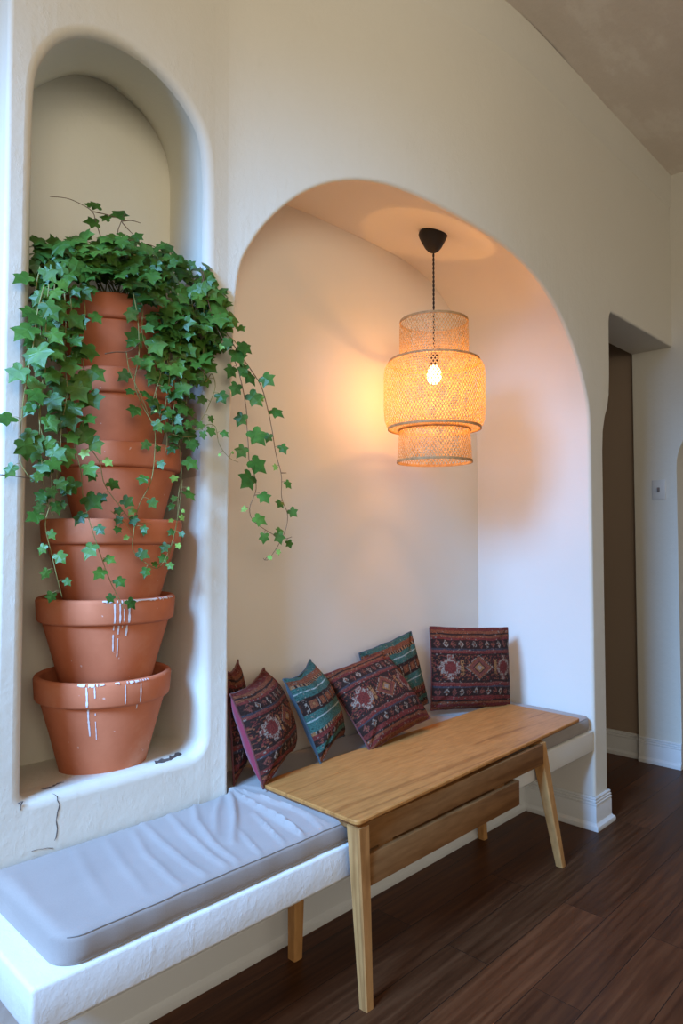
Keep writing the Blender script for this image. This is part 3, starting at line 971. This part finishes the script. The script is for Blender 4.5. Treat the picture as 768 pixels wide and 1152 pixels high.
V, F = lathe([(.0, -.036), (.012, -.034), (.022, -.027), (.028, -.014), (.030, 0), (.027, .016), (.019, .030), (.013, .040), (.012, .046), (0, .046)], 24, (0, 0, bz))
o = mesh_obj('bulb', V, F, M['bulb'], lamp); o['label'] = 'glowing warm bulb'
def tier(name, prof, nstr, wstr, par):
    """woven sleeve: two families of diagonal splints over a profile (r, z) list"""
    L = [0]
    for a_, b_ in zip(prof, prof[1:]): L.append(L[-1] + math.hypot(b_[0] - a_[0], b_[1] - a_[1]))
    tot = L[-1]; rm = max(p[0] for p in prof)
    def at(s):
        s = max(0, min(tot, s))
        for i in range(len(L) - 1):
            if s <= L[i + 1] + 1e-9:
                t = (s - L[i]) / (L[i + 1] - L[i]); a_, b_ = prof[i], prof[i + 1]
                return a_[0] + (b_[0] - a_[0]) * t, a_[1] + (b_[1] - a_[1]) * t
        return prof[-1]
    V = []; F = []
    ns = max(14, int(tot / .0075))
    dphi = 2 * PI / nstr
    for fam in (-1, 1):
        for k in range(nstr):
            a0 = k * dphi; b0 = len(V)
            for i in range(ns + 1):
                s = tot * i / ns; r, z = at(s)
                a_ = a0 + fam * s / rm * .62
                half = wstr / 2 / r
                off = .0009 * (1 if ((i + k) % 2 == 0) else -1) * fam
                for h_ in (-half, half):
                    V.append(Vector(((r + off) * math.cos(a_ + h_), (r + off) * math.sin(a_ + h_), z)))
            for i in range(ns): F.append((b0 + 2 * i, b0 + 2 * i + 1, b0 + 2 * i + 3, b0 + 2 * i + 2))
    return mesh_obj(name, V, F, M['bamboo'], par)
def hoop(r, z, tw, th, par):
    P = [Vector((r * math.cos(2 * PI * k / 72), r * math.sin(2 * PI * k / 72), z)) for k in range(73)]
    VV = []; FF = []
    for k in range(72):
        a_ = 2 * PI * k / 72
        for (dr, dz_) in ((-tw, -th), (tw, -th), (tw, th), (-tw, th)):
            VV.append(((r + dr) * math.cos(a_), (r + dr) * math.sin(a_), z + dz_))
    for k in range(72):
        for j in range(4): FF.append((k * 4 + j, k * 4 + (j + 1) % 4, ((k + 1) % 72) * 4 + (j + 1) % 4, ((k + 1) % 72) * 4 + j))
    o = mesh_obj('hoop', VV, FF, M['bamboo'], par, smooth=False); return o
shade = bpy.data.objects.new('lamp_shade', None); COL.objects.link(shade); shade.parent = lamp; shade['label'] = 'three-tier woven bamboo shade'
Z0 = -2.575
t1 = tier('upper_tier', [(.136, 2.192 + Z0), (.140, 2.180 + Z0), (.141, 2.15 + Z0), (.141, 2.025 + Z0)], 66, .0044, shade)
t2 = tier('middle_tier', [(.150, 2.033 + Z0), (.180, 2.028 + Z0), (.195, 2.016 + Z0), (.203, 1.996 + Z0), (.206, 1.968 + Z0), (.206, 1.828 + Z0), (.203, 1.788 + Z0), (.195, 1.763 + Z0), (.180, 1.750 + Z0), (.150, 1.746 + Z0)], 96, .0044, shade)
t3 = tier('lower_tier', [(.143, 1.755 + Z0), (.146, 1.70 + Z0), (.152, 1.618 + Z0)], 66, .0044, shade)
for r, z in ((.138, 2.192), (.184, 2.026), (.188, 1.753), (.146, 1.746), (.152, 1.617)):
    hoop(r, z + Z0, .0022, .0048, shade)
V = []; F = []
for k in range(4):
    a_ = PI / 4 + k * PI / 2
    VV, FF = sweep([Vector((.012 * math.cos(a_), .012 * math.sin(a_), 2.055 + Z0)), Vector((.145 * math.cos(a_), .145 * math.sin(a_), 2.044 + Z0))], .0012, 5)
    F += [tuple(i + len(V) for i in f) for f in FF]; V += VV
mesh_obj('wire_spider', V, F, M['black'], lamp)
pl = bpy.data.lights.new('bulb_light', 'POINT'); pl.energy = 14; pl.color = (1, .45, .11); pl.shadow_soft_size = .038
o = bpy.data.objects.new('bulb_light', pl); COL.objects.link(o); o.location = (LX, LY, 1.915)

# ------------------------------------------------------------------ terracotta pots
pots = []
specs = [  # pixel x of centre, rim radius scale, base z
    (119, .196, .622), (121.5, .200, .848), (127, .206, 1.074), (133, .188, 1.296), (129.5, .184, 1.508), (126, .172, 1.724)]
plabels = ['bottom terracotta pot of the stack, streaked with white drips, standing on the niche sill',
           'second terracotta pot from the bottom, streaked with white drips',
           'third terracotta pot from the bottom, clean, with a single ivy strand across it',
           'fourth terracotta pot from the bottom, just above the widest clean pot',
           'fifth terracotta pot from the bottom, behind the hanging ivy',
           'topmost terracotta pot of the stack, half hidden under the ivy it holds']
PY = 1.955
PH = .285
for i, (pxc, rr_, zb) in enumerate(specs):
    zc = zb + .25
    # centre lies on the sight line of its pixel column at depth PY
    cxp = hit(pxc, 607, 1, PY).x
    t = thing('terracotta_pot', plabels[i], 'pot', (cxp, PY, zb), 'stacked terracotta pots')
    R = rr_; k = R / .196
    rb_ = .122 * k; H = PH
    prof = [(0, 0), (rb_ - .006, 0), (rb_, .005), (lerp(rb_, R - .018, .45), H * .36), (R - .020, H - .078), (R - .019, H - .068),
            (R - .030, H - .066), (R - .034, H - .07), (rb_ - .012, .018), (0, .018)]
    V, F = lathe(prof, 72); o = mesh_obj('pot_body', V, F, M['terra'], t); fix_normals(o); auto_smooth(o, 50)
    rp = [(R - .034, H - .075), (R - .014, H - .073), (R - .007, H - .070), (R - .004, H - .064), (R, H - .010), (R - .003, H - .003), (R - .009, H), (R - .016, H - .001), (R - .021, H - .008), (R - .024, H - .070)]
    V, F = lathe(rp, 72); o = mesh_obj('rim', V, F, M['terra'], t); fix_normals(o); auto_smooth(o, 60)
    if i == 5:
        V, F = lathe([(0, H - .02), (.08, H - .022), (R - .024, H - .03)], 40)
        mesh_obj('soil', V, F, M['soil'], t)
    pots.append((t, R, H, cxp, zb, rb_))
def pot_surface(i, ang_, z):
    """point on the outside of pot i at height z above its base"""
    t, R, H, cx_, zb, rb_ = pots[i]
    if z >= H - .070: r = R + .0012 - (.004 * (H - .01 - z) / .06)
    else:
        prof = [(rb_, .005), (lerp(rb_, R - .018, .45), H * .36), (R - .020, H - .078), (R - .019, H - .066)]
        r = prof[-1][0]
        for a_, b_ in zip(prof, prof[1:]):
            if a_[1] <= z <= b_[1]: r = lerp(a_[0], b_[0], (z - a_[1]) / (b_[1] - a_[1]))
        r += .0013
    return Vector((r * math.cos(ang_), r * math.sin(ang_), z))
def drips(i, lst, blots):
    """lst: (angle, z_top, z_bottom, width) runs; blots: (angle0, angle1, depth) smears under the lip"""
    t, R, H = pots[i][:3]
    V = []; F = []
    rnd = random.Random(i + 4)
    for a0, zt, zb_, wd in lst:
        z = zt; k = 0; b0 = None; broke = False
        while z > zb_:
            if rnd.random() < .14 and z < H - .08: b0 = None; z -= .006; continue
            w_ = wd * (.6 + .5 * rnd.random()) / R / 2
            aa = a0 + .004 * math.sin(z * 60)
            if H - .078 < z < H - .066: z -= .004; 
            V += [pot_surface(i, aa - w_, z), pot_surface(i, aa + w_, z)]
            if b0 is not None: F.append((b0, b0 + 1, b0 + 3, b0 + 2))
            b0 = len(V) - 2; z -= .006
    for a0, a1, dep in blots:
        dep *= .8
        n = int((a1 - a0) / .02); b0 = None
        for k in range(n + 1):
            a_ = a0 + (a1 - a0) * k / n; d = dep * (.15 + rnd.random() ** 2 * .85) * math.sin(PI * (k + .4) / (n + .8))
            top = Vector(((R - .003) * math.cos(a_), (R - .003) * math.sin(a_), H - .0015))
            V += [top, pot_surface(i, a_, H - .004), pot_surface(i, a_, H - .005 - d)]
            if b0 is not None and rnd.random() < .78:
                F += [(b0, b0 + 1, b0 + 4, b0 + 3), (b0 + 1, b0 + 2, b0 + 5, b0 + 4)]
            b0 = len(V) - 3
    o = mesh_obj('white_drips', V, F, M['drip'], t); o['label'] = 'white paint drips running down the rim'
CA = math.atan2(-PY, -.97)      # angle facing the camera
def pa(i, px_):
    """angle on pot i whose surface shows at pixel column px_"""
    t, R, H, cx_, zb, rb_ = pots[i]; best = None
    for k in range(-80, 81):
        a_ = CA + k * .018
        p = Vector((cx_ + (R - .01) * math.cos(a_), PY + (R - .01) * math.sin(a_), zb + .2)) - CP
        u = 384 + 768 * p.dot(RT) / p.dot(FW)
        if best is None or abs(u - px_) < best[0]: best = (abs(u - px_), a_)
    return best[1]
drips(0, [(pa(0, 98), .275, .125, .006), (pa(0, 107), .275, .24, .004), (pa(0, 107), .20, .12, .003), (pa(0, 140), .275, .205, .004), (pa(0, 156), .275, .195, .005)],
      [(pa(0, 88), pa(0, 117), .010), (pa(0, 128), pa(0, 164), .008)])
drips(1, [(pa(1, 129), .275, .125, .005), (pa(1, 134), .275, .115, .005), (pa(1, 144), .275, .18, .007), (pa(1, 138), .26, .2, .003)],
      [(pa(1, 115), pa(1, 158), .014), (pa(1, 158), pa(1, 190), .007)])

# ------------------------------------------------------------------ ivy
LEAF = [(0, 0), (.08, -.09), (.24, -.15), (.40, -.10), (.47, .06), (.38, .17), (.36, .25), (.46, .36), (.57, .56), (.42, .585), (.28, .62), (.17, .76), (.07, .92), (0, 1.04)]
LEAF2 = [(-x_, y_) for x_, y_ in reversed(LEAF[1:-1])]
OUT = LEAF + LEAF2
def add_leaf(V, F, base, normal, tip, size, curl=0.12, wfac=1.0):
    """five-lobed ivy leaf: midrib fold and drooping lobes"""
    nrm = normal.normalized(); tp = (tip - nrm * tip.dot(nrm))
    if tp.length < 1e-4: tp = nrm.orthogonal()
    tp.normalize(); sd = tp.cross(nrm)
    b0 = len(V)
    asym = random.uniform(-.06, .06)
    def P(x_, y_, k=1.0):
        h = .10 * abs(x_) - curl * (y_ - .3) ** 2 - curl * .8 * x_ * x_ * 2 + random.uniform(-.012, .012)
        return base + sd * (x_ * size * wfac * (1 + asym * (1 if x_ > 0 else -1))) + tp * (y_ * size) + nrm * (h * size)
    V.append(P(0, .22)); V.append(P(0, .6))
    for x_, y_ in OUT: V.append(P(x_, y_))
    n = len(OUT)
    for i in range(n):
        j = (i + 1) % n
        ya = (OUT[i][1] + OUT[j][1]) / 2
        c_ = b0 if ya < .5 else b0 + 1
        F.append((c_, b0 + 2 + i, b0 + 2 + j))
    # bridge between the two hubs
    top = [i for i in range(n)]
    for i in range(n):
        j = (i + 1) % n
        a_ = (OUT[i][1] + OUT[j][1]) / 2 < .5; k = (j + 1) % n
        b_ = (OUT[j][1] + OUT[k][1]) / 2 < .5
        if a_ != b_: F.append((b0, b0 + 2 + j, b0 + 1) if a_ else (b0 + 1, b0 + 2 + j, b0))
ivy = thing('ivy_plant', 'trailing green ivy growing out of the topmost terracotta pot and spilling down the stack', 'plant', (pots[5][3], PY, pots[5][4] + PH - .02))
IVO = ivy.location.copy()
def rel(V): return [v - IVO for v in V]
def pt(u, v, y): return hit(u, v, 1, y)
TOCAM = Vector((-.45, -.85, .25))
def vine(pxs, y, start=0.0, dens=.034, size=(.030, .052), young=0.0, rad=.0017, woody=False, leafless=0.0, depth_wob=.012):
    """pxs: list of (u, v[, y]) points of a hanging strand"""
    P = [pt(p[0], p[1], p[2] if len(p) > 2 else y) for p in pxs]
    for k in range(1, len(P) - 1): P[k] = P[k] + Vector((0, random.uniform(-depth_wob, depth_wob), 0))
    C_ = catmull(P, .010)
    n = len(C_)
    VV, FF = sweep(C_, [rad * (1 - .45 * i / n) for i in range(n)], 5)
    LV, LF = [], []; YV, YF = [], []
    acc = 0; side = 1; PV, PF = [], []
    tot = sum((b_ - a_).length for a_, b_ in zip(C_, C_[1:])); run = 0
    nxt = start + dens * .5
    for a_, b_ in zip(C_, C_[1:]):
        run += (b_ - a_).length
        if run > nxt:
            f = run / tot
            nxt = run + dens * random.uniform(.6, 1.35)
            if random.random() < leafless: continue
            t = (b_ - a_).normalized()
            side = -side
            out = (t.cross(TOCAM).normalized() * side + TOCAM * random.uniform(.1, .7)).normalized()
            ln = random.uniform(.008, .024)
            base = a_ + out * ln + Vector((0, -.002, 0))
            pv, pf = sweep([a_, a_ + out * ln * .5 + Vector((0, 0, .002)), base], .0008, 4)
            PF += [tuple(i + len(PV) for i in q) for q in pf]; PV += pv
            s = random.uniform(*size) * (1 - .45 * max(0, f - .6) / .4)
            nrm = TOCAM + Vector((random.uniform(-.5, .5), random.uniform(-.3, .3), random.uniform(-.3, .45)))
            tip = out * .55 + Vector((random.uniform(-.3, .3), 0, -.75)) 
            yg = random.random() < young * (0.05 + 1.1 * f * f)
            if yg: add_leaf(YV, YF, base, nrm, tip, s * .6, .2)
            else: add_leaf(LV, LF, base, nrm, tip, s, random.uniform(.05, .3), random.uniform(.85, 1.1))
    FF = FF + [tuple(i + len(VV) for i in q) for q in PF]; VV = VV + PV
    o = mesh_obj('vine', rel(VV), FF, M['stemb'] if woody else M['stem'], ivy)
    if LV: 
        q = mesh_obj('leaves', rel(LV), LF, M['leaf'], o, smooth=False)
    if YV:
        q = mesh_obj('young_leaves', rel(YV), YF, M['leafy'], o, smooth=False); q['label'] = 'pale young leaves'
    return o
YF_ = 1.72
# crown: dense leaves over the top pot
LV, LF = [], []
cx_, cy_ = pots[5][3], PY
def crown_leaf(u, v, y, s):
    p = pt(u, v, y)
    nrm = TOCAM * .9 + Vector((random.uniform(-.7, .7), random.uniform(-.2, .5), random.uniform(-.2, .9)))
    tip = Vector((random.uniform(-.8, .8), random.uniform(-.5, .1), random.uniform(-1, .25)))
    add_leaf(LV, LF, p, nrm, tip, s, random.uniform(.05, .35), random.uniform(.85, 1.1))
rg = random.Random(11)
def crown_top(u):      # upper and lower outline of the mass in the photo
    pts_ = [(34, 268), (50, 262), (70, 270), (90, 262), (115, 262), (140, 262), (165, 272), (190, 275), (210, 280), (232, 292), (246, 330), (262, 345), (275, 362)]
    return interp(pts_, u)
def crown_low(u):
    pts_ = [(34, 350), (50, 362), (60, 335), (68, 318), (85, 312), (100, 318), (112, 315), (128, 314), (145, 325), (160, 336), (172, 352), (188, 380), (200, 410), (215, 425), (236, 400), (262, 395), (275, 370)]
    return interp(pts_, u)
for k in range(700):
    u = rg.uniform(36, 248); a_, b_ = crown_top(u) + 4, crown_low(u) - 5
    v = rg.uniform(a_, b_)
    front = 1.70 if v > 300 else 1.76
    dpt = rg.random() ** 1.2
    y = front + dpt * (.30 if v < 325 else .16)
    if u < 62: y = max(y, 1.80)
    if u > 228: y = min(y, 1.775)
    elif u > 200: y = min(y, 1.9)
    crown_leaf(u, v, y, rg.uniform(.030, .054))
o = mesh_obj('crown_leaves', rel(LV), LF, M['leaf'], ivy, smooth=False)
o['kind'] = 'stuff'; o['label'] = 'dense mass of lobed dark green leaves over the pot'
# crown stems arching out of the soil
SV, SF = [], []
root = Vector((cx_, cy_, IVO.z))
for k in range(34):
    a_ = rg.uniform(0, 2 * PI); r0 = rg.uniform(.01, .1)
    s_ = root + Vector((r0 * math.cos(a_), r0 * math.sin(a_), 0))
    u = rg.uniform(45, 235); e_ = pt(u, rg.uniform(crown_top(u) + 10, crown_low(u) - 10), rg.uniform(1.76, 1.93))
    mid = (s_ + e_) / 2 + Vector((0, 0, rg.uniform(.04, .10)))
    vv, ff = sweep(catmull([s_, mid, e_], .02), .0018, 5)
    SF += [tuple(i + len(SV) for i in f) for f in ff]; SV += vv
o = mesh_obj('crown_stems', rel(SV), SF, M['stem'], ivy); o['kind'] = 'stuff'

# sprigs standing up above the crown
def sprig(pxs, y, leaves):
    P = catmull([pt(u, v, y) for u, v in pxs], .01)
    VV, FF = sweep(P, [.0017 * (1 - .5 * i / len(P)) for i in range(len(P))], 5)
    o = mesh_obj('vine', rel(VV), FF, M['stemb'], ivy)
    if leaves:
        LV, LF = [], []
        for (u, v, s, tx, tz) in leaves:
            add_leaf(LV, LF, pt(u, v, y - .004), TOCAM + Vector((random.uniform(-.3, .3), 0, random.uniform(0, .5))), Vector((tx, 0, tz)), s, .2)
        mesh_obj('leaves', rel(LV), LF, M['leaf'], o, smooth=False)
sprig([(130,292),(116,272),(108,250),(104,238),(90,229),(75,223),(56,221)], 1.88, [(112,232,.040,-.9,.1),(98,231,.026,.7,.4),(110,251,.042,-.9,0)])
sprig([(104,238),(118,241),(132,245),(142,248)], 1.88, [(132,244,.050,.2,.5),(123,246,.03,-.8,.4)])
sprig([(131,280),(132,262),(136,250),(141,238)], 1.87, [(132,268,.034,-.5,.3),(134,262,.026,.4,-.6)])
sprig([(133,278),(146,270),(158,274),(170,276),(186,284)], 1.86, [(151,268,.034,.6,.3),(183,280,.056,.5,.4)])
sprig([(137,250),(143,257),(150,264)], 1.87, [])
sprig([(137,249),(147,248),(158,251)], 1.87, [])

# left group
vine([(50,320),(44,350),(36,385),(27,440),(25,480),(22,515),(30,535),(44,545)], 1.70, dens=.05, size=(.045,.064), start=.03)
vine([(62,315),(60,350),(52,400),(48,440),(45,490),(46,530),(52,560),(60,580)], 1.72, dens=.026, size=(.032,.052))
vine([(55,320),(50,370),(50,420),(46,470),(55,520),(58,560),(52,590),(60,625),(62,645),(70,672)], 1.715, dens=.03, size=(.032,.052))
vine([(78,318),(80,350),(84,390),(82,430),(86,460),(84,500),(90,530),(95,560),(100,590),(112,625),(125,655),(140,685)], 1.725, dens=.032, size=(.036,.058))
vine([(72,322),(74,360),(72,400),(76,440),(70,480),(66,520),(62,555),(68,575)], 1.72, dens=.03, size=(.036,.056))
vine([(92,322),(96,350),(92,390),(96,430),(90,470),(98,500),(110,520),(118,545),(135,570),(150,585),(170,590)], 1.725, dens=.03, size=(.032,.052), young=.2)
vine([(45,300),(40,335),(48,372),(40,410),(38,450)], 1.74, dens=.03, size=(.034,.05))
# middle
vine([(150,330),(156,360),(158,400),(154,430),(162,455),(172,480),(176,500),(168,540),(158,570),(150,600),(152,620),(165,635),(182,638),(195,610),(200,570),(205,540)], 1.72, dens=.042, size=(.024,.042), young=.5)
vine([(142,395),(146,415),(152,430),(160,450),(168,468)], 1.715, dens=.06, size=(.02,.03), young=.6, rad=.0013)
vine([(160,332),(162,350),(160,380),(170,400),(178,420),(175,440),(180,470)], 1.735, dens=.03, size=(.034,.056))
vine([(190,380),(186,400),(178,425),(172,450)], 1.73, dens=.04, size=(.03,.045))
vine([(125,575),(140,590),(148,600)], 1.735, dens=.03, size=(.02,.03), young=.4, rad=.001)
# right group
vine([(200,330),(205,370),(200,410),(204,450),(202,490),(206,530),(200,560),(198,590),(190,630),(184,638)], 1.735, dens=.034, size=(.026,.046), young=.25)
vine([(215,330),(220,370),(216,410),(212,440),(208,470)], 1.73, dens=.022, size=(.034,.054))
vine([(190,340),(195,370),(192,405),(196,440),(192,470),(196,500)], 1.73, dens=.022, size=(.032,.054))
vine([(180,345),(184,380),(188,420),(186,460),(190,490),(186,510)], 1.735, dens=.026, size=(.03,.052))
vine([(228,335),(232,370),(228,405),(230,430),(240,420),(242,435),(235,455),(226,470),(215,490),(208,500)], 1.725, dens=.04, size=(.028,.044))
vine([(205,480),(222,484),(232,478),(242,480),(246,500),(258,515),(268,520)], 1.70, dens=.04, size=(.02,.036), young=.3, rad=.0013)
vine([(192,488),(205,492),(222,490)], 1.72, dens=.03, size=(.03,.045))
# the long strands reaching right, in front of the nook
vine([(225,300),(236,350),(246,375),(262,405),(270,430),(279,460),(280,475),(278,500),(280,520),(288,535),(290,550),(284,560),(281,572),(285,585),(300,598),(318,606),(328,604)], 1.70, dens=.042, size=(.036,.064), young=.55, woody=True, start=.05)
vine([(228,305),(240,340),(256,378),(268,400),(282,418),(292,436),(300,460),(307,485),(311,510),(314,535),(316,560),(324,578),(322,596),(312,615),(300,630),(296,628)], 1.695, dens=.050, size=(.028,.050), young=.55, woody=True, start=.05)
vine([(238,345),(252,355),(262,362),(268,372)], 1.70, dens=.022, size=(.05,.07))
vine([(248,372),(262,385),(272,398),(276,412)], 1.70, dens=.035, size=(.03,.045))
# wisps
sprig([(0,534),(20,536),(33,538)], 1.74, [])
sprig([(118,398),(130,396),(142,396),(150,392),(158,384)], 1.71, [])
sprig([(186,400),(190,390),(192,378)], 1.73, [])
sprig([(286,557),(296,556),(302,553)], 1.70, [])
sprig([(316,532),(322,532)], 1.695, [])

# ------------------------------------------------------------------ cracks in the sill and lower wall
def crack(name, pts3, w0, lift=Vector((0, -.001, .0006))):
    rnd = random.Random(5)
    P = []
    C_ = catmull(pts3, .008)
    C_ = [c_ + Vector((rnd.uniform(-.002, .002), 0, rnd.uniform(-.001, .001))) for c_ in C_]
    wds = [w0 * (.35 + rnd.random()) * (.4 + .6 * math.sin(PI * (i + 1) / (len(C_) + 1))) for i in range(len(C_))]
    VV, FF = ribbon_on([c_ + lift for c_ in C_], wds)
    return VV, FF
V = []; F = []
def addc(res):
    vv, ff = res; b0 = len(V); V.extend(vv); F.extend([tuple(i + b0 for i in f) for f in ff])
def wl(u, v): return hit(u, v, 1, YB)
addc(crack('c', [wl(58, 893), wl(64, 897), wl(66, 905), wl(64, 918), wl(64, 932), wl(62, 946)], .0028))
addc(crack('c', [wl(20, 905), wl(25, 902), wl(22, 912)], .005))
addc(crack('c', [wl(35, 958), wl(48, 955), wl(60, 954)], .0018))
addc(crack('c', [wl(190, 640), wl(190, 640.5)], .0001))
zs = NZ - .005
def on_sill(u, v, dz=0.0):
    z = .640
    for _ in range(20):
        p = hit(u, v, 2, z)
        t = max(0, min(1, (p.y - (YB + R_NICHE)) / (YP - YB - R_NICHE))); z = NZ + (BZ - NZ) * t
    p.z += .0015 + dz; return p
addc(crack('c', [on_sill(46, 889), on_sill(56, 887), on_sill(64, 882.5), on_sill(73, 880.5)], .004, Vector((0, 0, .0006))))
addc(crack('c', [on_sill(174, 859), on_sill(182, 857), on_sill(190, 855), on_sill(197, 852), on_sill(204, 849)], .020, Vector((0, 0, .0006))))
ck = mesh_obj('trim_2', V, F, M['crack'], smooth=False); struct(ck)

# ------------------------------------------------------------------ light switch on the right wall
sp_ = hit(741, 551, 0, XW)
sw = thing('light_switch', 'small ivory light switch plate on the white wall by the doorway', 'light switch', (XW, sp_.y, sp_.z))
setp(box('switch_plate', (XW - .006, sp_.y - .037, sp_.z - .058), (XW + .0, sp_.y + .037, sp_.z + .058), M['plate'], bevel=.002), sw)
setp(box('toggle', (XW - .016, sp_.y - .006, sp_.z - .013), (XW - .005, sp_.y + .006, sp_.z + .013), M['seam'], bevel=.001), sw)
